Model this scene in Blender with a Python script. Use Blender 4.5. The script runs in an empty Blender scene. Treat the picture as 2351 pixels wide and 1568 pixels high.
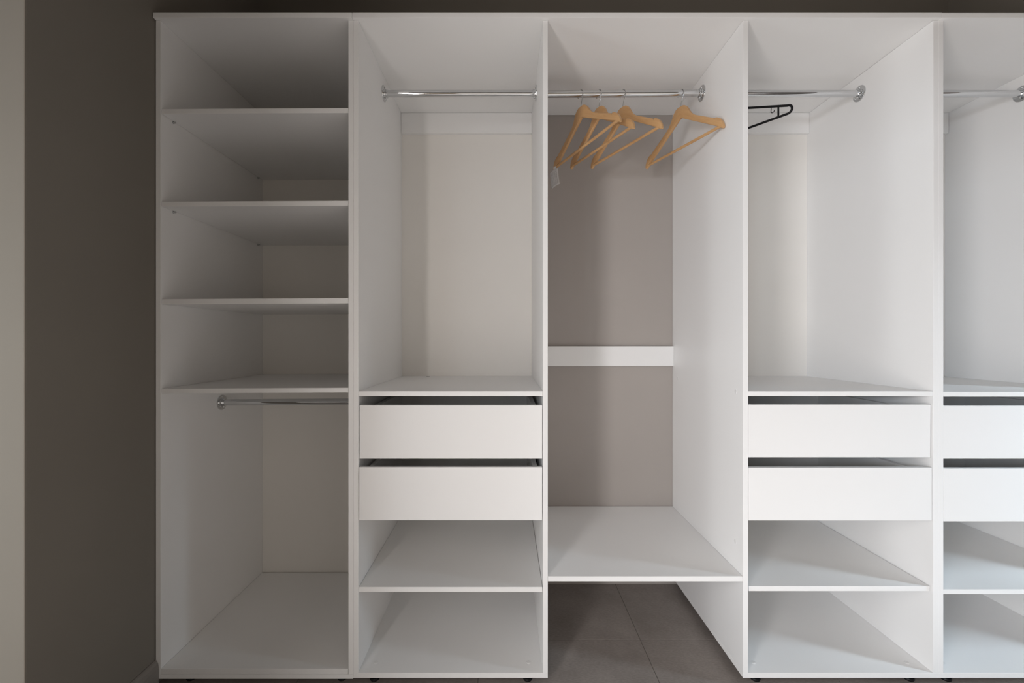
import bpy, bmesh, math, random
from mathutils import Vector, Matrix

random.seed(7)
SC = bpy.context.scene
COL = SC.collection

XE = 3.1                               # right end of the dressing room

# ------------------------------------------------------------------ camera
F_PX, IMG_W, IMG_H = 1000.0, 2351.0, 1568.0
CAM_D, CAM_Z = 1.4286, 1.14            # distance from the wardrobe front, eye height
VPX, VPY = 1161.0, 780.0               # where the lens axis meets the picture
cam = bpy.data.cameras.new('camera')
cam.sensor_fit = 'HORIZONTAL'; cam.sensor_width = 36.0
cam.lens = 36.0 * F_PX / IMG_W
cam.shift_x = (IMG_W / 2 - VPX) / IMG_W
cam.shift_y = -(IMG_H / 2 - VPY) / IMG_W
cam.clip_start = 0.02
cam_ob = bpy.data.objects.new('camera', cam); COL.objects.link(cam_ob)
cam_ob.location = (0, -CAM_D, CAM_Z)
cam_ob.rotation_euler = (math.radians(90), 0, 0)
SC.camera = cam_ob

# ------------------------------------------------------------------ light
SC.view_settings.view_transform = 'Standard'
SC.view_settings.look = 'None'
SC.view_settings.gamma = 1.0
SC.view_settings.use_curve_mapping = False
SC.view_settings.exposure = 0.0

world = bpy.data.worlds.new('warm_fill'); SC.world = world
world.use_nodes = True
bg = world.node_tree.nodes['Background']
bg.inputs['Color'].default_value = (1.0, 0.80, 0.60, 1)  # even warm fill added for the dim interiors, not a sky colour
bg.inputs['Strength'].default_value = 0.26

def area(name, loc, look, sx, sz, power, col):
    l = bpy.data.lights.new(name, 'AREA'); l.shape = 'RECTANGLE'
    l.size = sx; l.size_y = sz; l.energy = power; l.color = col
    o = bpy.data.objects.new(name, l); COL.objects.link(o)
    o.location = loc
    d = Vector(look) - Vector(loc)
    o.rotation_euler = d.to_track_quat('-Z', 'Y').to_euler()
    return o
# tall side window just beyond the left jamb of the wide doorway behind the camera
area('daylight_side_window', (-0.87, -1.92, 1.02), (0.0, -1.92, 1.02), 0.60, 1.85, 42.5, (1.0, 0.93, 0.89))
# window of the next room, shining diagonally through the doorway
area('daylight_next_room', (-3.4, -5.0, 1.7), (-3.4, 0.0, 1.7), 3.4, 1.0, 215, (0.80, 0.89, 1.0))
# fill lamp added in the doorway opening to brighten the wardrobe from the camera side
area('doorway_fill', (0.55, -1.49, 0.72), (0.55, 0.0, 0.72), 1.9, 1.05, 3.7, (1.0, 0.98, 0.96))
# tall windows at the left and the right end of the dressing room
area('daylight_left_window', (-2.82, -0.96, 0.92), (0.0, -0.96, 0.92), 0.82, 1.5, 25, (0.96, 0.965, 1.0))
endw = area('daylight_end_window', (XE + 0.02, -0.76, 1.22), (XE + 0.02 - 1.2, 0.20, 0.32), 0.24, 1.2, 7.2, (0.70, 0.86, 1.0))
endw.data.spread = math.radians(76)     # narrowed spread, not built geometry, keeps its light low and towards the wardrobe
# sun falling through the doorway onto the floor in front of the wardrobe
sun = bpy.data.lights.new('sun', 'SUN'); sun.energy = 10.5; sun.angle = math.radians(0.6); sun.color = (0.86, 0.93, 1.0)
sun_ob = bpy.data.objects.new('sun', sun); COL.objects.link(sun_ob)
el, az = math.radians(53), math.radians(30)
sun_ob.rotation_euler = Vector((math.cos(el) * math.sin(az), math.cos(el) * math.cos(az), -math.sin(el))).to_track_quat('-Z', 'Y').to_euler()

# ------------------------------------------------------------------ materials
def new_mat(name):
    m = bpy.data.materials.new(name); m.use_nodes = True
    nt = m.node_tree
    return m, nt, nt.nodes['Principled BSDF']

def mat_basic(name, col, rough=0.5, var=0.03, scale=6.0, metal=0.0, spec=0.5, bump=0.0, bscale=400.0, stretch=(1, 1, 1)):
    m, nt, b = new_mat(name)
    tc = nt.nodes.new('ShaderNodeTexCoord')
    mp = nt.nodes.new('ShaderNodeMapping'); mp.inputs['Scale'].default_value = stretch
    nt.links.new(tc.outputs['Object'], mp.inputs['Vector'])
    n = nt.nodes.new('ShaderNodeTexNoise'); n.inputs['Scale'].default_value = scale
    n.inputs['Detail'].default_value = 4
    nt.links.new(mp.outputs['Vector'], n.inputs['Vector'])
    r = nt.nodes.new('ShaderNodeValToRGB')
    r.color_ramp.elements[0].position = 0.3; r.color_ramp.elements[1].position = 0.7
    r.color_ramp.elements[0].color = tuple(c * (1 - var) for c in col) + (1,)
    r.color_ramp.elements[1].color = tuple(min(1, c * (1 + var)) for c in col) + (1,)
    nt.links.new(n.outputs['Fac'], r.inputs['Fac'])
    nt.links.new(r.outputs['Color'], b.inputs['Base Color'])
    b.inputs['Roughness'].default_value = rough
    b.inputs['Metallic'].default_value = metal
    b.inputs['Specular IOR Level'].default_value = spec
    if bump:
        n2 = nt.nodes.new('ShaderNodeTexNoise'); n2.inputs['Scale'].default_value = bscale
        n2.inputs['Detail'].default_value = 2
        nt.links.new(mp.outputs['Vector'], n2.inputs['Vector'])
        bp = nt.nodes.new('ShaderNodeBump'); bp.inputs['Strength'].default_value = bump
        bp.inputs['Distance'].default_value = 0.001
        nt.links.new(n2.outputs['Fac'], bp.inputs['Height'])
        nt.links.new(bp.outputs['Normal'], b.inputs['Normal'])
    return m

M = {}
M['white'] = mat_basic('white_melamine', (0.90, 0.90, 0.898), 0.42, 0.008, 3, spec=0.45, bump=0.04, bscale=900)
M['hdf'] = mat_basic('white_fibreboard', (0.89, 0.87, 0.835), 0.5, 0.01, 3, spec=0.4)
M['paint'] = mat_basic('greige_paint', (0.42, 0.385, 0.36), 0.75, 0.03, 2.5, spec=0.3, bump=0.12, bscale=500)
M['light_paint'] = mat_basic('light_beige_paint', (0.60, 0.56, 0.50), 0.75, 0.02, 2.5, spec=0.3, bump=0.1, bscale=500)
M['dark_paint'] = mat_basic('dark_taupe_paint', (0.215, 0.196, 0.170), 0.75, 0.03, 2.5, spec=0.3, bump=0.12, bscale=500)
M['ceiling'] = mat_basic('ceiling_paint', (0.50, 0.48, 0.455), 0.8, 0.01, 2)
M['chrome'] = mat_basic('polished_chrome', (0.66, 0.67, 0.68), 0.06, 0.01, 40, metal=1.0)
M['steel'] = mat_basic('zinc_steel', (0.55, 0.56, 0.57), 0.25, 0.03, 40, metal=1.0)
M['black'] = mat_basic('black_plastic', (0.007, 0.007, 0.008), 0.45, 0.05, 20, spec=0.22)
M['cap'] = mat_basic('white_plastic_cap', (0.82, 0.82, 0.815), 0.35, 0.005, 5)
M['grout'] = mat_basic('grout', (0.16, 0.145, 0.13), 0.9, 0.08, 30)
M['dark'] = mat_basic('bare_edge', (0.05, 0.045, 0.04), 0.8, 0.1, 30)
M['base'] = mat_basic('baseboard_paint', (0.24, 0.22, 0.20), 0.55, 0.02, 4)
M['slide'] = mat_basic('drawer_slide', (0.35, 0.36, 0.37), 0.4, 0.03, 20, metal=0.8)

def mat_tile():
    m, nt, b = new_mat('stone_tile')
    tc = nt.nodes.new('ShaderNodeTexCoord')
    geo = nt.nodes.new('ShaderNodeNewGeometry')
    oi = nt.nodes.new('ShaderNodeObjectInfo')
    n1 = nt.nodes.new('ShaderNodeTexNoise'); n1.inputs['Scale'].default_value = 5; n1.inputs['Detail'].default_value = 8
    n1.inputs['Roughness'].default_value = 0.65
    n2 = nt.nodes.new('ShaderNodeTexNoise'); n2.inputs['Scale'].default_value = 90; n2.inputs['Detail'].default_value = 6
    n3 = nt.nodes.new('ShaderNodeTexVoronoi'); n3.inputs['Scale'].default_value = 60
    mp = nt.nodes.new('ShaderNodeMapping'); mp.inputs['Scale'].default_value = (1, 2.6, 1)
    nt.links.new(geo.outputs['Position'], mp.inputs['Vector'])
    for n in (n1, n3): nt.links.new(geo.outputs['Position'], n.inputs['Vector'])
    nt.links.new(mp.outputs['Vector'], n2.inputs['Vector'])
    r = nt.nodes.new('ShaderNodeValToRGB')
    r.color_ramp.elements[0].position = 0.32; r.color_ramp.elements[1].position = 0.72
    r.color_ramp.elements[0].color = (0.245, 0.216, 0.199, 1)
    r.color_ramp.elements[1].color = (0.345, 0.308, 0.285, 1)
    nt.links.new(n1.outputs['Fac'], r.inputs['Fac'])
    r2 = nt.nodes.new('ShaderNodeValToRGB')
    r2.color_ramp.elements[0].position = 0.35; r2.color_ramp.elements[1].position = 0.65
    r2.color_ramp.elements[0].color = (0.88, 0.88, 0.88, 1); r2.color_ramp.elements[1].color = (1.05, 1.05, 1.05, 1)
    nt.links.new(n2.outputs['Fac'], r2.inputs['Fac'])
    mx = nt.nodes.new('ShaderNodeMix'); mx.data_type = 'RGBA'; mx.blend_type = 'MULTIPLY'
    mx.inputs['Factor'].default_value = 1.0
    nt.links.new(r.outputs['Color'], mx.inputs['A']); nt.links.new(r2.outputs['Color'], mx.inputs['B'])
    # a slightly different tone for each tile
    mr = nt.nodes.new('ShaderNodeMapRange'); mr.inputs['To Min'].default_value = 0.93; mr.inputs['To Max'].default_value = 1.07
    nt.links.new(oi.outputs['Random'], mr.inputs['Value'])
    hv = nt.nodes.new('ShaderNodeHueSaturation'); nt.links.new(mr.outputs['Result'], hv.inputs['Value'])
    nt.links.new(mx.outputs['Result'], hv.inputs['Color'])
    nt.links.new(hv.outputs['Color'], b.inputs['Base Color'])
    b.inputs['Roughness'].default_value = 0.55; b.inputs['Specular IOR Level'].default_value = 0.35
    bp = nt.nodes.new('ShaderNodeBump'); bp.inputs['Strength'].default_value = 0.15; bp.inputs['Distance'].default_value = 0.001
    nt.links.new(n2.outputs['Fac'], bp.inputs['Height']); nt.links.new(bp.outputs['Normal'], b.inputs['Normal'])
    return m
M['tile'] = mat_tile()

def mat_wood():
    m, nt, b = new_mat('beech_wood')
    tc = nt.nodes.new('ShaderNodeTexCoord')
    sp = nt.nodes.new('ShaderNodeSeparateXYZ'); nt.links.new(tc.outputs['Object'], sp.inputs['Vector'])
    ab = nt.nodes.new('ShaderNodeMath'); ab.operation = 'ABSOLUTE'; nt.links.new(sp.outputs['X'], ab.inputs[0])
    cb = nt.nodes.new('ShaderNodeCombineXYZ')
    nt.links.new(ab.outputs[0], cb.inputs['X']); nt.links.new(sp.outputs['Y'], cb.inputs['Y']); nt.links.new(sp.outputs['Z'], cb.inputs['Z'])
    vr = nt.nodes.new('ShaderNodeVectorRotate'); vr.rotation_type = 'Y_AXIS'; vr.inputs['Angle'].default_value = -math.radians(33)
    nt.links.new(cb.outputs[0], vr.inputs['Vector'])
    mp = nt.nodes.new('ShaderNodeMapping'); mp.inputs['Scale'].default_value = (7, 60, 70)
    nt.links.new(vr.outputs['Vector'], mp.inputs['Vector'])
    n = nt.nodes.new('ShaderNodeTexNoise'); n.inputs['Scale'].default_value = 1.6; n.inputs['Detail'].default_value = 5
    n.inputs['Distortion'].default_value = 0.6
    nt.links.new(mp.outputs['Vector'], n.inputs['Vector'])
    r = nt.nodes.new('ShaderNodeValToRGB')
    r.color_ramp.elements[0].position = 0.3; r.color_ramp.elements[1].position = 0.72
    r.color_ramp.elements[0].color = (0.555, 0.315, 0.140, 1); r.color_ramp.elements[1].color = (0.645, 0.395, 0.190, 1)
    nt.links.new(n.outputs['Fac'], r.inputs['Fac']); nt.links.new(r.outputs['Color'], b.inputs['Base Color'])
    b.inputs['Roughness'].default_value = 0.38
    return m
M['wood'] = mat_wood()

def mat_tag():
    m, nt, b = new_mat('printed_paper')
    tc = nt.nodes.new('ShaderNodeTexCoord')
    sp = nt.nodes.new('ShaderNodeSeparateXYZ'); nt.links.new(tc.outputs['UV'], sp.inputs['Vector'])
    w = nt.nodes.new('ShaderNodeMath'); w.operation = 'MULTIPLY'; w.inputs[1].default_value = 10.0
    nt.links.new(sp.outputs['X'], w.inputs[0])
    fr = nt.nodes.new('ShaderNodeMath'); fr.operation = 'FRACT'; nt.links.new(w.outputs[0], fr.inputs[0])
    lt = nt.nodes.new('ShaderNodeMath'); lt.operation = 'LESS_THAN'; lt.inputs[1].default_value = 0.5
    nt.links.new(fr.outputs[0], lt.inputs[0])
    mp = nt.nodes.new('ShaderNodeMapping'); mp.inputs['Scale'].default_value = (10, 60, 1)
    nt.links.new(tc.outputs['UV'], mp.inputs['Vector'])
    n = nt.nodes.new('ShaderNodeTexNoise'); n.inputs['Scale'].default_value = 1.0
    nt.links.new(mp.outputs['Vector'], n.inputs['Vector'])
    gt = nt.nodes.new('ShaderNodeMath'); gt.operation = 'GREATER_THAN'; gt.inputs[1].default_value = 0.42
    nt.links.new(n.outputs['Fac'], gt.inputs[0])
    # keep the margins of the slip blank
    a = nt.nodes.new('ShaderNodeMath'); a.operation = 'COMPARE'; a.inputs[1].default_value = 0.5; a.inputs[2].default_value = 0.40
    nt.links.new(sp.outputs['X'], a.inputs[0])
    c = nt.nodes.new('ShaderNodeMath'); c.operation = 'COMPARE'; c.inputs[1].default_value = 0.5; c.inputs[2].default_value = 0.42
    nt.links.new(sp.outputs['Y'], c.inputs[0])
    prev = lt
    for q in (gt, a, c):
        mu = nt.nodes.new('ShaderNodeMath'); mu.operation = 'MULTIPLY'
        nt.links.new(prev.outputs[0], mu.inputs[0]); nt.links.new(q.outputs[0], mu.inputs[1]); prev = mu
    mx = nt.nodes.new('ShaderNodeMix'); mx.data_type = 'RGBA'
    mx.inputs['A'].default_value = (0.80, 0.79, 0.79, 1); mx.inputs['B'].default_value = (0.46, 0.45, 0.45, 1)
    nt.links.new(prev.outputs[0], mx.inputs['Factor']); nt.links.new(mx.outputs['Result'], b.inputs['Base Color'])
    b.inputs['Roughness'].default_value = 0.6
    return m
M['tag'] = mat_tag()

def mat_glass():
    m, nt, b = new_mat('window_glass')
    for n in list(nt.nodes):
        if n.type != 'OUTPUT_MATERIAL': nt.nodes.remove(n)
    out = nt.nodes['Material Output']
    t = nt.nodes.new('ShaderNodeBsdfTransparent'); t.inputs['Color'].default_value = (0.96, 0.98, 0.97, 1)
    g = nt.nodes.new('ShaderNodeBsdfGlossy'); g.inputs['Roughness'].default_value = 0.02
    f = nt.nodes.new('ShaderNodeFresnel'); f.inputs['IOR'].default_value = 1.45
    mx = nt.nodes.new('ShaderNodeMixShader')
    nt.links.new(f.outputs[0], mx.inputs[0]); nt.links.new(t.outputs[0], mx.inputs[1]); nt.links.new(g.outputs[0], mx.inputs[2])
    nt.links.new(mx.outputs[0], out.inputs['Surface'])
    return m
M['glass'] = mat_glass()

# ------------------------------------------------------------------ mesh helpers
def origin(parent):
    p = Vector((0, 0, 0))
    while parent is not None:
        p += parent.location; parent = parent.parent
    return p

def obj(name, bm, mat, parent=None, loc=(0, 0, 0), smooth=False):
    me = bpy.data.meshes.new(name)
    bmesh.ops.recalc_face_normals(bm, faces=bm.faces)
    bm.to_mesh(me); bm.free()
    me.materials.append(M[mat] if isinstance(mat, str) else mat)
    if smooth:
        for p in me.polygons: p.use_smooth = True
    o = bpy.data.objects.new(name, me); COL.objects.link(o)
    o.location = loc
    if parent is not None: o.parent = parent
    return o

def add_box(bm, x0, x1, y0, y1, z0, z1, bev=0.0):
    t = bmesh.new()
    bmesh.ops.create_cube(t, size=1.0)
    for v in t.verts:
        v.co = Vector((x0 + (v.co.x + .5) * (x1 - x0), y0 + (v.co.y + .5) * (y1 - y0), z0 + (v.co.z + .5) * (z1 - z0)))
    if bev: bmesh.ops.bevel(t, geom=list(t.edges), offset=bev, segments=2, affect='EDGES', profile=0.5)
    me = bpy.data.meshes.new('tmp'); t.to_mesh(me); t.free()
    bm.from_mesh(me); bpy.data.meshes.remove(me)

def box(name, x0, x1, y0, y1, z0, z1, mat, parent=None, bev=0.0007, tilt=0.0):
    """a board given in world coordinates; its origin sits at its own centre"""
    c = Vector(((x0 + x1) / 2, (y0 + y1) / 2, (z0 + z1) / 2))
    bm = bmesh.new()
    hx, hy, hz = (x1 - x0) / 2, (y1 - y0) / 2, (z1 - z0) / 2
    add_box(bm, -hx, hx, -hy, hy, -hz, hz, bev)
    o = obj(name, bm, mat, parent, c - origin(parent))
    if tilt: o.rotation_euler.y = tilt
    return o

def add_lathe(bm, prof, axis='X', seg=32, at=(0, 0, 0)):
    """prof: list of (distance along the axis, radius)"""
    rings = []
    for a, r in prof:
        ring = []
        for k in range(seg):
            t = 2 * math.pi * k / seg
            c, s = r * math.cos(t), r * math.sin(t)
            p = {'X': (a, c, s), 'Y': (s, a, c), 'Z': (c, s, a)}[axis]
            ring.append(bm.verts.new(Vector(p) + Vector(at)))
        rings.append(ring)
    for i in range(len(rings) - 1):
        for k in range(seg):
            bm.faces.new((rings[i][k], rings[i][(k + 1) % seg], rings[i + 1][(k + 1) % seg], rings[i + 1][k]))
    for ring in (rings[0], rings[-1]):
        bm.faces.new(ring)

def add_tube(bm, pts, r, seg=10, closed=False):
    pts = [Vector(p) for p in pts]
    n = len(pts); rings = []
    up = None
    for i, p in enumerate(pts):
        if closed: d = pts[(i + 1) % n] - pts[i - 1]
        else: d = pts[min(i + 1, n - 1)] - pts[max(i - 1, 0)]
        d.normalize()
        if up is None:
            up = d.orthogonal().normalized()
        up = (up - d * up.dot(d)).normalized()
        sd = d.cross(up)
        rr = r[i] if isinstance(r, (list, tuple)) else r
        rings.append([bm.verts.new(p + (up * math.cos(2 * math.pi * k / seg) + sd * math.sin(2 * math.pi * k / seg)) * rr) for k in range(seg)])
    m = n if closed else n - 1
    for i in range(m):
        a, b = rings[i], rings[(i + 1) % n]
        for k in range(seg):
            bm.faces.new((a[k], a[(k + 1) % seg], b[(k + 1) % seg], b[k]))
    if not closed:
        bm.faces.new(rings[0]); bm.faces.new(rings[-1])

def smooth_by_angle(o, ang=40):
    for p in o.data.polygons: p.use_smooth = True
    bm = bmesh.new(); bm.from_mesh(o.data)
    for e in bm.edges:
        if len(e.link_faces) == 2 and e.calc_face_angle(0) > math.radians(ang): e.smooth = False
    bm.to_mesh(o.data); bm.free()

def thing(name, label, cat, loc, group=None):
    o = bpy.data.objects.new(name, None); COL.objects.link(o)
    o.empty_display_size = 0.05
    o.location = loc; o['label'] = label; o['category'] = cat
    if group: o['group'] = group
    return o

def struct(o, label=None):
    o['kind'] = 'structure'
    if label: o['label'] = label
    return o

# ------------------------------------------------------------------ the room
WALL_L, WALL_B, CEIL = -1.1505, 0.606, 2.80
FRONT = -1.50
WY0, WY1, WZ0, WZ1 = -0.92, -0.60, 0.48, 1.92
DOOR_X0, DOOR_X1, DOOR_Z = -0.85, 2.00, 1.95

fl = box('floor', -2.7, XE + 0.1, FRONT - 0.12, 0.75, -0.10, -0.0015, 'grout', bev=0); struct(fl, 'grey brown stone tile floor')
# tiles of 60 cm, joints at x = 0.51 + 0.6 k and y = 0.225 - 0.6 k
TX, TY, TS, J = 0.5115, 0.2255, 0.604, 0.0011
tile_mesh = None
for i in range(-6, 5):
    for j in range(-3, 2):
        x0, x1 = TX + i * TS, TX + (i + 1) * TS
        y0, y1 = TY + j * 0.60, TY + (j + 1) * 0.60
        x0, x1 = max(x0, -2.7), min(x1, XE + 0.1); y0, y1 = max(y0, FRONT - 0.12), min(y1, 0.75)
        if x1 - x0 < 0.02 or y1 - y0 < 0.02: continue
        t = box('tile', x0 + J, x1 - J, y0 + J, y1 - J, -0.0090, 0.0, 'tile', fl, bev=0.0006)
ce = box('ceiling', -2.7, XE + 0.1, FRONT - 0.12, 0.75, CEIL, CEIL + 0.1, 'ceiling', bev=0); struct(ce)
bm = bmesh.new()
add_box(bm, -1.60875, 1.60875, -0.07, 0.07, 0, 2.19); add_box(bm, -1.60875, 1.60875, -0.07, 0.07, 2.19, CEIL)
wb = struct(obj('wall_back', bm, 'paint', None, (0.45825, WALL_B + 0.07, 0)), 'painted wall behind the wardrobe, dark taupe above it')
wb.data.materials.append(M['dark_paint'])          # only the part above the wardrobe takes the darker colour
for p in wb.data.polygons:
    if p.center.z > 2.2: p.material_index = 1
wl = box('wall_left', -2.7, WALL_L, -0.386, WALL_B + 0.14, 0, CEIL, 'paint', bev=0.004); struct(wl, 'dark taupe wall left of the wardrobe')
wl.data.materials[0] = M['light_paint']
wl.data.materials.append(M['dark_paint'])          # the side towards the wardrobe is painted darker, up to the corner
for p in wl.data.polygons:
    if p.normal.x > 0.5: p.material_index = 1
wr = box('wall_right', 2.067, XE + 0.1, -0.004, WALL_B + 0.14, 0, CEIL, 'dark_paint', bev=0.004); struct(wr, 'dark taupe wall right of the wardrobe')
VY0, VY1, VZ0, VZ1 = -1.40, -0.52, 0.10, 1.72
bm = bmesh.new()
for (y0, y1, z0, z1) in ((FRONT - 0.12, VY0, 0, CEIL), (VY1, WALL_B + 0.14, 0, CEIL), (VY0, VY1, 0, VZ0), (VY0, VY1, VZ1, CEIL)):
    add_box(bm, -0.05, 0.05, y0, y1, z0, z1)
struct(obj('wall_far_left', bm, 'paint', None, (-2.75, 0, 0)))
bm = bmesh.new()
q = 0.03
for (y0, y1, z0, z1) in ((VY0, VY0 + q, VZ0, VZ1), (VY1 - q, VY1, VZ0, VZ1), (VY0 + q, VY1 - q, VZ0, VZ0 + q), (VY0 + q, VY1 - q, VZ1 - q, VZ1)):
    add_box(bm, -0.03, 0.03, y0, y1, z0, z1, 0.003)
win2 = struct(obj('window_2', bm, 'white', None, (-2.74, 0, 0)), 'tall white framed window at the left end of the room')
bm = bmesh.new(); add_box(bm, -0.003, 0.003, VY0 + q, VY1 - q, VZ0 + q, VZ1 - q)
obj('pane', bm, 'glass', win2)
# front wall behind the camera, with a doorway
bm = bmesh.new()
cx, cy = 1.35, FRONT - 0.06
def fw(x0, x1, z0, z1): add_box(bm, x0 - cx, x1 - cx, -0.06, 0.06, z0, z1)
fw(-2.7, DOOR_X0, 0, CEIL); fw(DOOR_X0, DOOR_X1, DOOR_Z, CEIL); fw(DOOR_X1, XE + 0.1, 0, CEIL)
struct(obj('wall_front', bm, 'paint', None, (cx, cy, 0)))
bm = bmesh.new()
w = 0.07
for (x0, x1, z0, z1) in ((DOOR_X0 - w, DOOR_X0, 0, DOOR_Z + w), (DOOR_X1, DOOR_X1 + w, 0, DOOR_Z + w), (DOOR_X0, DOOR_X1, DOOR_Z, DOOR_Z + w)):
    add_box(bm, x0 - DOOR_X0, x1 - DOOR_X0, 0, 0.012, z0, z1, 0.002)
struct(obj('trim_1', bm, 'white', None, (DOOR_X0, FRONT + 0.0, 0)), 'white door casing in the wall behind the camera')
# stub of the next room's wall with a tall side window beyond the left jamb
bm = bmesh.new()
for (y0, y1, z0, z1) in ((-2.6, -2.24, 0, CEIL), (-2.24, FRONT - 0.12, 0, 0.08), (-2.24, FRONT - 0.12, 2.0, CEIL)):
    add_box(bm, -0.06, 0.0, y0, y1, z0, z1)
struct(obj('wall_next_room', bm, 'paint', None, (DOOR_X0 - 0.04, 0, 0)))
# end wall with a tall window
bm = bmesh.new()
for (y0, y1, z0, z1) in ((FRONT - 0.12, WY0, 0, CEIL), (WY1, WALL_B + 0.14, 0, CEIL), (WY0, WY1, 0, WZ0), (WY0, WY1, WZ1, CEIL)):
    add_box(bm, -0.05, 0.05, y0, y1, z0, z1)
struct(obj('wall_far_right', bm, 'paint', None, (XE + 0.05, 0, 0)))
bm = bmesh.new()
q = 0.03
for (y0, y1, z0, z1) in ((WY0, WY0 + q, WZ0, WZ1), (WY1 - q, WY1, WZ0, WZ1), (WY0 + q, WY1 - q, WZ0, WZ0 + q), (WY0 + q, WY1 - q, WZ1 - q, WZ1)):
    add_box(bm, -0.03, 0.03, y0, y1, z0, z1, 0.003)
win = struct(obj('window_1', bm, 'white', None, (XE + 0.04, 0, 0)), 'tall white framed window at the right end of the room')
bm = bmesh.new(); add_box(bm, -0.003, 0.003, WY0 + q, WY1 - q, WZ0 + q, WZ1 - q)
obj('pane', bm, 'glass', win)

# baseboards: a small moulded profile swept along the wall
def baseboard(name, x_face, y0, y1, zt=0.0905, th=0.0135):
    bm = bmesh.new()
    prof = [(0, 0.0015), (th, 0.0015), (th, zt * 0.72), (th * 0.86, zt * 0.86), (th * 0.55, zt * 0.965), (th * 0.25, zt), (0, zt)]
    a = [bm.verts.new((x, y0 - y0, z)) for x, z in prof]; b = [bm.verts.new((x, y1 - y0, z)) for x, z in prof]
    n = len(prof)
    for k in range(n): bm.faces.new((a[k], a[(k + 1) % n], b[(k + 1) % n], b[k]))
    bm.faces.new(a); bm.faces.new(b)
    return struct(obj(name, bm, 'base', None, (x_face, y0, 0)), 'taupe baseboard along the left wall')
baseboard('baseboard_left', WALL_L, -0.386, -0.001)

# ------------------------------------------------------------------ wardrobe
def Z(py): return CAM_Z + (VPY - py) / 700.0
T = 0.0162                         # board thickness
STILE_T = 2.1880                   # top of the side panels
X0a, X0b = -1.1478, -1.1317
X1a, X1m, X1b = -0.5161, -0.4999, -0.4833
X2a, X2b = 0.1216, 0.1381
X3a, X3b = 0.7784, 0.7955
X4a, X4m, X4b = 1.4021, 1.4190, 1.4357
X5a, X5b = 2.0460, 2.0622
YB = 0.604                         # back edge of the carcasses
Y_HDF = 0.600
ROD_Y, ROD_Z = 0.297, 2.115

def flange(parent, x, y, z, sgn):
    """wall socket of a rod: disc, collar, set screw and three screw heads"""
    bm = bmesh.new()
    pr = [(0, 0.030), (0.0018, 0.0302), (0.0034, 0.0294), (0.0040, 0.0280), (0.0040, 0.0166), (0.0052, 0.0160),
          (0.0120, 0.0160), (0.0128, 0.0164), (0.0142, 0.0164), (0.0150, 0.0158), (0.0150, 0.0128)]
    add_lathe(bm, [(a * sgn, r) for a, r in pr], 'X', 40)
    for k in range(3):
        t = math.radians(90 + 120 * k)
        add_lathe(bm, [(0.0035 * sgn, 0.0034), (0.0052 * sgn, 0.0032), (0.0058 * sgn, 0.0018)], 'X', 12, (0, 0.0232 * math.cos(t), 0.0232 * math.sin(t)))
    t = math.radians(-110)
    add_lathe(bm, [(-0.0205, 0.0032), (-0.0150, 0.0032)], 'Z', 12, (0.0095 * sgn, 0, 0))
    o = obj('flange', bm, 'chrome', parent, Vector((x, y, z)) - origin(parent)); smooth_by_angle(o, 35)
    return o

def rod(parent, x0, x1, y, z, z1=None, r=0.0129, fl0=True, fl1=True):
    z1 = z if z1 is None else z1
    cxm = (x0 + x1) / 2
    L = x1 - x0
    bm = bmesh.new()
    add_lathe(bm, [(-L / 2 + 0.004, r), (L / 2 - 0.004, r)], 'X', 48)
    o = obj('hanging_rod', bm, 'chrome', parent, Vector((cxm, y, (z + z1) / 2)) - origin(parent)); smooth_by_angle(o, 35)
    flange(o, x0, y, (z + z1) / 2, 1); flange(o, x1, y, (z + z1) / 2, -1)
    o.rotation_euler.y = -math.atan2(z1 - z, L)
    return o

def screw_cap(parent, p, normal='Z', r=0.0075):
    bm = bmesh.new()
    s = -1 if normal == 'X' else 1
    add_lathe(bm, [(0, r), (0.0006 * s, r), (0.0012 * s, r * 0.82), (0.0014 * s, r * 0.4)], normal, 24)
    o = obj('screw_cap', bm, 'cap', parent, Vector(p) - origin(parent)); smooth_by_angle(o, 50)
    return o

def foot(parent, x, y, ztop):
    bm = bmesh.new()
    add_lathe(bm, [(0, 0.0150), (0.004, 0.0165), (0.009, 0.0150), (0.012, 0.010), (0.018, 0.010), (0.0185, 0.017), (ztop, 0.017)], 'Z', 24)
    o = obj('foot', bm, 'black', parent, Vector((x, y, 0)) - origin(parent)); smooth_by_angle(o, 35)
    return o

def drawer(parent, x0, x1, zb, zt, y=0.0, tilt=0.0, xin0=None, xin1=None):
    d = box('drawer', x0, x1, y, y + T, zb, zt, 'white', parent, bev=0.0009)
    d.rotation_euler.x = tilt
    i0, i1 = xin0 + 0.013, xin1 - 0.013
    st = zt - 0.018
    box('drawer_side', i0, i0 + 0.016, y + T, 0.50, zb + 0.014, st, 'white', d)
    box('drawer_side', i1 - 0.016, i1, y + T, 0.50, zb + 0.014, st, 'white', d)
    box('drawer_back', i0 + 0.016, i1 - 0.016, 0.484, 0.50, zb + 0.014, st, 'white', d)
    box('drawer_bottom', i0 + 0.016, i1 - 0.016, y + T, 0.484, zb + 0.020, zb + 0.0235, 'hdf', d)
    box('drawer_slide', i0 - 0.0115, i0, y + T + 0.002, 0.50, (zb + st) / 2 - 0.015, (zb + st) / 2 + 0.02, 'slide', d)
    box('drawer_slide', i1, i1 + 0.0115, y + T + 0.002, 0.50, (zb + st) / 2 - 0.015, (zb + st) / 2 + 0.02, 'slide', d)
    return d

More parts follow.
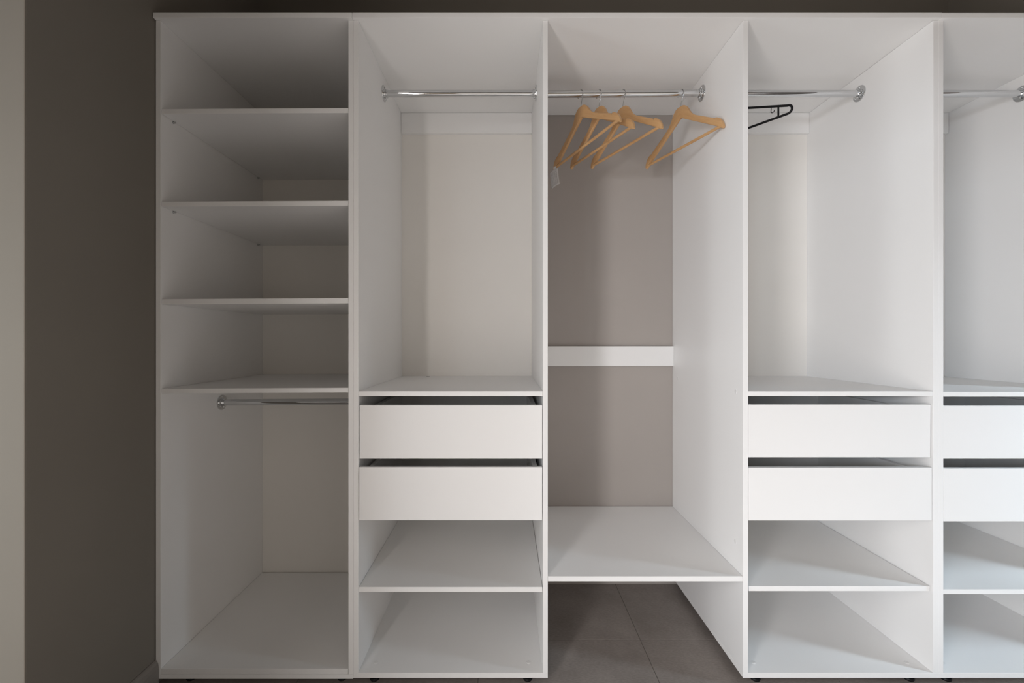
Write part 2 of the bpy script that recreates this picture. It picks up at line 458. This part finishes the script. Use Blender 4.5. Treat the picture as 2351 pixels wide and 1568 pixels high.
def pins(shelf_ob, xs, ys, z):
    for x, s in xs:
        for y in ys:
            bm = bmesh.new()
            add_lathe(bm, [(0, 0.0042), (0.0015 * s, 0.0042), (0.0016 * s, 0.0030), (0.0085 * s, 0.0030), (0.0095 * s, 0.0022)], 'X', 14)
            o = obj('shelf_pin', bm, 'steel', shelf_ob, Vector((x, y, z)) - origin(shelf_ob)); smooth_by_angle(o, 40)

# --- unit at the left: four shelves over a short hanging rod
TILT = -math.radians(0.26)
u1 = thing('wardrobe_unit', 'dim white wardrobe unit with four shelves beside the taupe left wall', 'wardrobe', ((X0a + X1m) / 2, YB / 2, 0))
box('bottom_panel', X0a + 0.0005, X1m - 0.0006, 0, YB, 0.0275, 0.0425, 'white', u1)
box('side_panel', X0a, X0b, 0, YB, 0.0428, STILE_T - 0.0007, 'white', u1)
box('side_panel', X1a, X1m - 0.0004, 0, YB, 0.0428, STILE_T - 0.0007, 'white', u1)
box('back_panel', X0b + 0.0004, X1a - 0.0004, Y_HDF - 0.003, YB - 0.0005, 0.043, STILE_T - 0.001, 'hdf', u1, bev=0)
box('floor_board', X0b + 0.0010, X1a - 0.0012, 0.0005, 0.590, 0.0430, 0.0600, 'white', u1)
for k, (pt, pb) in enumerate(((247.9, 259.1), (461.2, 472.6), (685.3, 697.4), (891.4, 902.6))):
    s = box('shelf', X0b + 0.0012, X1a - 0.0014, 0.0030, 0.5965, Z(pb) + 0.0001, Z(pt), 'white', u1, tilt=TILT)
    if k < 2:
        pins(s, ((X0b, 1), (X1a, -1)), (0.054, 0.560), Z(pb) - 0.0030 - 0.0012)
rod(u1, X0b, X1a, 0.306, 0.8905, 0.8945)
for x in (X0a + 0.09, X1m - 0.05):
    for y in (0.040, 0.53): foot(u1, x, y, 0.0274)

# --- second unit: hanging space over a fixed shelf, two drawers, a loose shelf
def tall_unit(label, x0, x0i, x1i, x1, zs, low, dr, group):
    u = thing('wardrobe_unit', label, 'wardrobe', ((x0 + x1) / 2, YB / 2, 0))
    box('bottom_panel', x0, x1, 0, YB, 0.0305, 0.0470, 'white', u)
    box('side_panel', x0, x0i, 0, YB, 0.0473, STILE_T - 0.0007, 'white', u)
    box('side_panel', x1i, x1, 0, YB, 0.0473, STILE_T - 0.0007, 'white', u)
    box('back_panel', x0i + 0.0004, x1i - 0.0004, Y_HDF - 0.001, YB - 0.0005, 0.0474, STILE_T - 0.001, 'hdf', u, bev=0)
    box('back_rail', x0i + 0.0009, x1i - 0.0009, 0.5817, 0.5985, 2.0933, STILE_T - 0.0008, 'white', u)
    f = box('shelf', x0i + 0.0004, x1i - 0.0004, 0.0005, 0.5985, zs[0], zs[1], 'white', u)
    l = box('shelf', x0i + low[2], x1i - low[3], low[4], 0.5975, low[0], low[1], 'white', u)
    pins(l, ((x0i, 1), (x1i, -1)), (0.06, 0.55), low[0] - 0.0032)
    for (a, b, zb, zt, y, t) in dr:
        drawer(u, a, b, zb, zt, y, t, x0i, x1i)
    for x in (x0i + 0.0435, x1i - 0.0445):
        screw_cap(u, (x, 0.047, 0.0470)); screw_cap(u, (x, 0.545, 0.0470))
    for x in (x0 + 0.060, x1 - 0.064):
        for y in (0.037, 0.54): foot(u, x, y, 0.0304)
    return u

u2 = tall_unit('white wardrobe unit with two drawers between the shelf unit and the wooden hangers',
    X1m, X1b, X2a, X2b, (Z(909.4), Z(898.2)), (Z(1360.3), Z(1348.8), 0.0006, 0.0012, 0.003),
    ((-0.4800, 0.1202, Z(1053.4), Z(930.8), 0.001, 0.0), (-0.4803, 0.1198, Z(1194.0), Z(1071.8), -0.002, 0.0)), None)
rod(u2, X1b, X2a, ROD_Y, ROD_Z)
# a small dark crescent-shaped groove left by a drilled cable hole near the back of the fixed shelf
bm = bmesh.new()
pts = [(0.0085 * math.cos(math.radians(a)), 0.0085 * math.sin(math.radians(a)), 0) for a in range(200, 345, 12)]
add_tube(bm, pts, [0.0005 + 0.0011 * math.sin(math.pi * i / (len(pts) - 1)) for i in range(len(pts))], 6)
obj('cable_hole_rim', bm, 'dark', u2, Vector((-0.3535, 0.560, Z(898.2))) - origin(u2))

# --- bay of the wooden hangers: a shelf and a rail hung between its neighbours
bay = thing('hanging_bay', 'open bay with chrome rod, back rail and low shelf under the wooden hangers', 'wardrobe', ((X2b + X3a) / 2, YB / 2, Z(1335.4)))
box('shelf', X2b + 0.0006, X3a - 0.0006, 0.001, 0.603, Z(1335.4), Z(1323.6), 'white', bay)
box('back_rail', X2b + 0.0006, X3a - 0.0006, 0.5868, 0.6030, 1.0175, 1.1095, 'white', bay)
rod(bay, X2b, X3a, ROD_Y, 2.1128, 2.1165)

# --- fourth unit
u4 = tall_unit('bright white two-drawer wardrobe unit holding the black hanger',
    X3a, X3b, X4a, X4m, (Z(909.3), Z(898.4)), (Z(1360.0), Z(1348.7), 0.006, 0.004, 0.007),
    ((0.7972, 1.3968, Z(1050.7), Z(929.2), 0.0030, 0.006), (0.7970, 1.3985, Z(1195.4), Z(1073.5), 0.0005, 0.0)), None)
rod(u4, X3b, X4a, ROD_Y, ROD_Z)
for p in ((X3a, 0.0446, 0.9647), (X3a, 0.545, 0.966), (X3a, 0.047, 0.456)):
    screw_cap(u4, p, 'X')

# --- fifth unit, cut by the right edge of the picture
u5 = tall_unit('white two-drawer wardrobe unit cut by the right picture edge',
    X4m, X4b, X5a, X5b, (Z(910.6), Z(899.8)), (Z(1366.2), Z(1355.2), 0.003, 0.003, 0.005),
    ((1.4368, 2.0440, Z(1053.6), Z(932.0), 0.002, 0.0), (1.4366, 2.0440, Z(1197.3), Z(1075.5), 0.0, 0.0)), None)
rod(u5, X4b, X5a, ROD_Y, ROD_Z)

# --- the long top boards, lying on the side panels and overhanging them by 12 mm
def top_board(x0, x1, label, z=STILE_T):
    bm = bmesh.new()
    c = Vector(((x0 + x1) / 2, 0.296, z))
    add_box(bm, x0 - c.x, x1 - c.x, -0.012 - c.y, YB - c.y, 0.0, 0.0155, 0.0007)
    o = obj('top_board', bm, 'white', None, c)
    o['label'] = label; o['category'] = 'board'; o['group'] = 'top boards of the wardrobe'
    return o
top_board(X0a, X1m - 0.0004, 'short dim top board lying on the left shelf unit')
top_board(X1m + 0.0004, X4m - 0.0003, 'long white top board spanning the three middle bays')
top_board(X4m + 0.0003, X5b, 'white top board on the unit at the right picture edge', STILE_T - 0.0006)

# ------------------------------------------------------------------ wooden hangers
def hanger_body():
    """flat outline in the plane u (along the shoulders), w (up); w = 0 is the bar"""
    top = [(0.0, 0.1620), (0.012, 0.1615), (0.022, 0.158), (0.031, 0.150), (0.038, 0.140), (0.045, 0.127), (0.053, 0.1145),
           (0.063, 0.1035), (0.076, 0.0935), (0.10, 0.0785), (0.125, 0.0630), (0.150, 0.0475), (0.1600, 0.0415),
           (0.1625, 0.0345), (0.1655, 0.0400), (0.1740, 0.0370), (0.184, 0.0300), (0.192, 0.0200), (0.198, 0.0080), (0.2005, -0.004), (0.200, -0.009), (0.197, -0.0115), (0.192, -0.0105)]
    bot = [(0.180, 0.0005), (0.160, 0.0135), (0.120, 0.0400), (0.080, 0.0662), (0.040, 0.0925), (0.014, 0.1095), (0.006, 0.1150), (0.0, 0.1170)]
    half = top + bot
    full = half + [(-u, w) for u, w in reversed(half[1:-1])]
    return full

def lens_solid(bm, outline, th, bev):
    """extrude an outline to a slab with rounded rims"""
    vs = [bm.verts.new((u, -th / 2, w)) for u, w in outline]
    f = bm.faces.new(vs)
    r = bmesh.ops.extrude_face_region(bm, geom=[f])
    nv = [g for g in r['geom'] if isinstance(g, bmesh.types.BMVert)]
    bmesh.ops.translate(bm, verts=nv, vec=(0, th, 0))
    bmesh.ops.recalc_face_normals(bm, faces=bm.faces)
    rim = [e for e in bm.edges if len(e.link_faces) == 2 and any(len(x.verts) > 4 for x in e.link_faces)]
    bmesh.ops.bevel(bm, geom=rim, offset=bev, segments=2, affect='EDGES', profile=0.5, clamp_overlap=True)
    bmesh.ops.triangulate(bm, faces=[x for x in bm.faces if len(x.verts) > 4])

def hook_curve(zc, R, base_w):
    """wire hook round the rod axis (u=0, w=zc): stem, S-bend, loop"""
    pts = [(0, 0, base_w - 0.012), (0, 0, base_w + 0.006), (0.0025, 0, base_w + 0.016)]
    a0, a1 = -32, 205
    n = 24
    lead = (R * math.cos(math.radians(a0)), zc + R * math.sin(math.radians(a0)))
    for k in range(1, 4):
        t = k / 4
        pts.append((0.0025 + (lead[0] - 0.0025) * t, 0, base_w + 0.016 + (lead[1] - base_w - 0.016) * t))
    for k in range(n + 1):
        a = math.radians(a0 + (a1 - a0) * k / n)
        pts.append((R * math.cos(a), 0, zc + R * math.sin(a)))
    return pts

RODR = 0.0129
def wooden_hanger(x, yaw, roll, label, rod_z, proto=None, tag=False):
    """origin on the rod axis; local x runs along the shoulders, +x towards the viewer's right"""
    R, wire = 0.0168, 0.0016
    axis_w = 0.2165                         # rod axis above the bar
    hc = axis_w + RODR + wire - R + 0.0002    # centre of the hook loop
    h = thing('wooden_hanger', label, 'hanger', (x, ROD_Y, rod_z), 'beech hangers on the chrome rod')
    if proto is None:
        bm = bmesh.new(); lens_solid(bm, [(u, w - axis_w) for u, w in hanger_body()], 0.0118, 0.0026)
        b = obj('shoulder_frame', bm, 'wood', h); smooth_by_angle(b, 30)
        bm = bmesh.new(); add_tube(bm, [(-0.1865, 0, 0.0005 - axis_w), (-0.06, 0, -axis_w), (0.06, 0, -axis_w), (0.1865, 0, 0.0005 - axis_w)], 0.0053, 16)
        c = obj('trouser_bar', bm, 'wood', h); smooth_by_angle(c, 40)
        bm = bmesh.new(); add_tube(bm, [(p[0], p[1], p[2] - axis_w) for p in hook_curve(hc, R, 0.1620)], wire, 10)
        d = obj('hook', bm, 'chrome', h); smooth_by_angle(d, 60)
    else:
        for ch in proto.children:
            if ch.name.split('.')[0] == 'paper_tag': continue
            c = ch.copy(); COL.objects.link(c); c.parent = h
    h.rotation_mode = 'XYZ'
    h.rotation_euler = (0, -roll, yaw)
    return h

YAW = lambda deg: -math.radians(90 - deg)
h1 = wooden_hanger(0.2960, YAW(29.5), math.radians(6.0), 'leftmost wooden hanger, with a white paper slip on its bar', 2.1137)
h2 = wooden_hanger(0.3700, YAW(25.0), math.radians(0.5), 'second wooden hanger from the left on the chrome rod', 2.1142, h1)
h3 = wooden_hanger(0.4640, YAW(27.0), math.radians(0.8), 'third wooden hanger, in front of the pair at the left', 2.1147, h1)
h4 = wooden_hanger(0.6935, YAW(23.0), math.radians(0.5), 'wooden hanger hanging apart, its tip near the right panel', 2.1161, h1)

# paper slip hanging from the left end of the first bar
def paper_tag(h):
    bm = bmesh.new(); uv = bm.loops.layers.uv.new('UVMap')
    nu, nw = 4, 14
    W, H = 0.056, 0.086
    u0, w0 = -0.222, -0.2165 - 0.0115
    grid = []
    for i in range(nw + 1):
        row = []
        t = i / nw
        lean = 0.0 + 0.016 * t * t                   # the slip swings forward lower down
        side = 0.010 * math.sin(math.pi * t) - 0.014 * t
        for k in range(nu + 1):
            s = k / nu
            row.append((u0 + W * s - side * 0.6 + 0.018 * t, -0.0065 - lean - 0.004 * math.sin(math.pi * s), w0 - H * t))
        grid.append(row)
    th = 0.0003
    V = [[[bm.verts.new((p[0], p[1] + d, p[2])) for p in row] for row in grid] for d in (-th / 2, th / 2)]
    for q, lay in enumerate(V):
        for i in range(nw):
            for k in range(nu):
                f = bm.faces.new((lay[i][k], lay[i][k + 1], lay[i + 1][k + 1], lay[i + 1][k]))
                cc = [(k / nu, 1 - i / nw), ((k + 1) / nu, 1 - i / nw), ((k + 1) / nu, 1 - (i + 1) / nw), (k / nu, 1 - (i + 1) / nw)]
                for l, c in zip(f.loops, cc): l[uv].uv = c
    rim = [(i, 0) for i in range(nw)] + [(nw, k) for k in range(nu)] + [(i, nu) for i in range(nw, 0, -1)] + [(0, k) for k in range(nu, 0, -1)]
    for a, b in zip(rim, rim[1:] + rim[:1]):
        f = bm.faces.new((V[0][a[0]][a[1]], V[0][b[0]][b[1]], V[1][b[0]][b[1]], V[1][a[0]][a[1]]))
        for l in f.loops: l[uv].uv = (0, 0)
    o = obj('paper_tag', bm, 'tag', h, smooth=True); o['label'] = 'white printed paper slip'
    # the loop that holds it on the bar
    bm = bmesh.new()
    r0 = 0.0066
    prof = [(r0 * math.cos(math.radians(a)), r0 * math.sin(math.radians(a))) for a in range(-90, 271, 20)]
    for s0, s1 in zip(prof, prof[1:]):
        vs = [bm.verts.new((u, p[0], -0.2165 + p[1])) for u, p in ((-0.196, s0), (-0.196, s1), (-0.180, s1), (-0.180, s0))]
        bm.faces.new(vs)
    vs = [bm.verts.new(p) for p in ((-0.196, -0.0066, -0.2165), (-0.180, -0.0066, -0.2165), (-0.180, -0.0068, w0 - 0.004), (-0.196, -0.0068, w0 - 0.004))]
    bm.faces.new(vs)
    l = obj('tag_loop', bm, M['cap'], o)
    sol = l.modifiers.new('paper', 'SOLIDIFY'); sol.thickness = 0.0003
paper_tag(h1)

# ------------------------------------------------------------------ black plastic hanger
def plastic_hanger(x, yaw, label):
    h = thing('plastic_hanger', label, 'hanger', (x, ROD_Y, ROD_Z))
    zb, zc = 1.9655 - ROD_Z, 2.050 - ROD_Z        # bar, underside of the neck
    r = 0.0042
    half = []
    E = 0.170                                      # centre of the rounded end
    ze = (zb + 1.9955 - ROD_Z) / 2; re = (1.9955 - ROD_Z - zb) / 2
    pts = [(0.0, zc + 0.002), (0.02, zc - 0.001)]
    for k in range(1, 9):
        t = k / 9; pts.append((0.02 + (E - 0.02) * t, zc - 0.001 + (ze + re - zc + 0.001) * t))
    for k in range(13):
        a = math.radians(90 - 180 * k / 12)
        pts.append((E + re * math.cos(a), ze + re * math.sin(a)))
    pts += [(0.11, zb), (0.05, zb)]
    loop = [(u, 0, w) for u, w in pts] + [(0, 0, zb)] + [(-u, 0, w) for u, w in reversed(pts[1:])]
    bm = bmesh.new(); add_tube(bm, loop, r, 12, closed=True)
    o = obj('frame', bm, 'black', h); smooth_by_angle(o, 60)
    for s in (-1, 1):
        u = 0.140 * s
        bm = bmesh.new(); add_tube(bm, [(u, 0, zb), (u, 0, ze + re + 0.007)], 0.0032, 10)
        smooth_by_angle(obj('strut', bm, 'black', h), 60)
        bm = bmesh.new()
        u = 0.116 * s; zt = ze + re + 0.015
        p = [(u, 0, zt), (u - 0.001 * s, 0, zt - 0.014)]
        for k in range(9):
            a = math.radians(180 + 160 * k / 8)
            p.append((u + s * (0.0045 + 0.0055 * math.cos(a)), 0, zt - 0.015 + 0.0055 * math.sin(a)))
        p.append((u + s * 0.0118, 0, zt - 0.0125))
        add_tube(bm, p, 0.0014, 8)
        smooth_by_angle(obj('strap_hook', bm, 'black', h), 60)
    R, wire = 0.0172, 0.0024
    bm = bmesh.new()
    add_tube(bm, hook_curve(RODR + wire - R + 0.0002, R, zc + 0.012), wire, 10)
    smooth_by_angle(obj('hook', bm, 'black', h), 60)
    h.rotation_euler = (0, 0, yaw)
    return h
plastic_hanger(0.925, YAW(38.0), 'black plastic hanger half hidden behind the panel of the fourth bay')
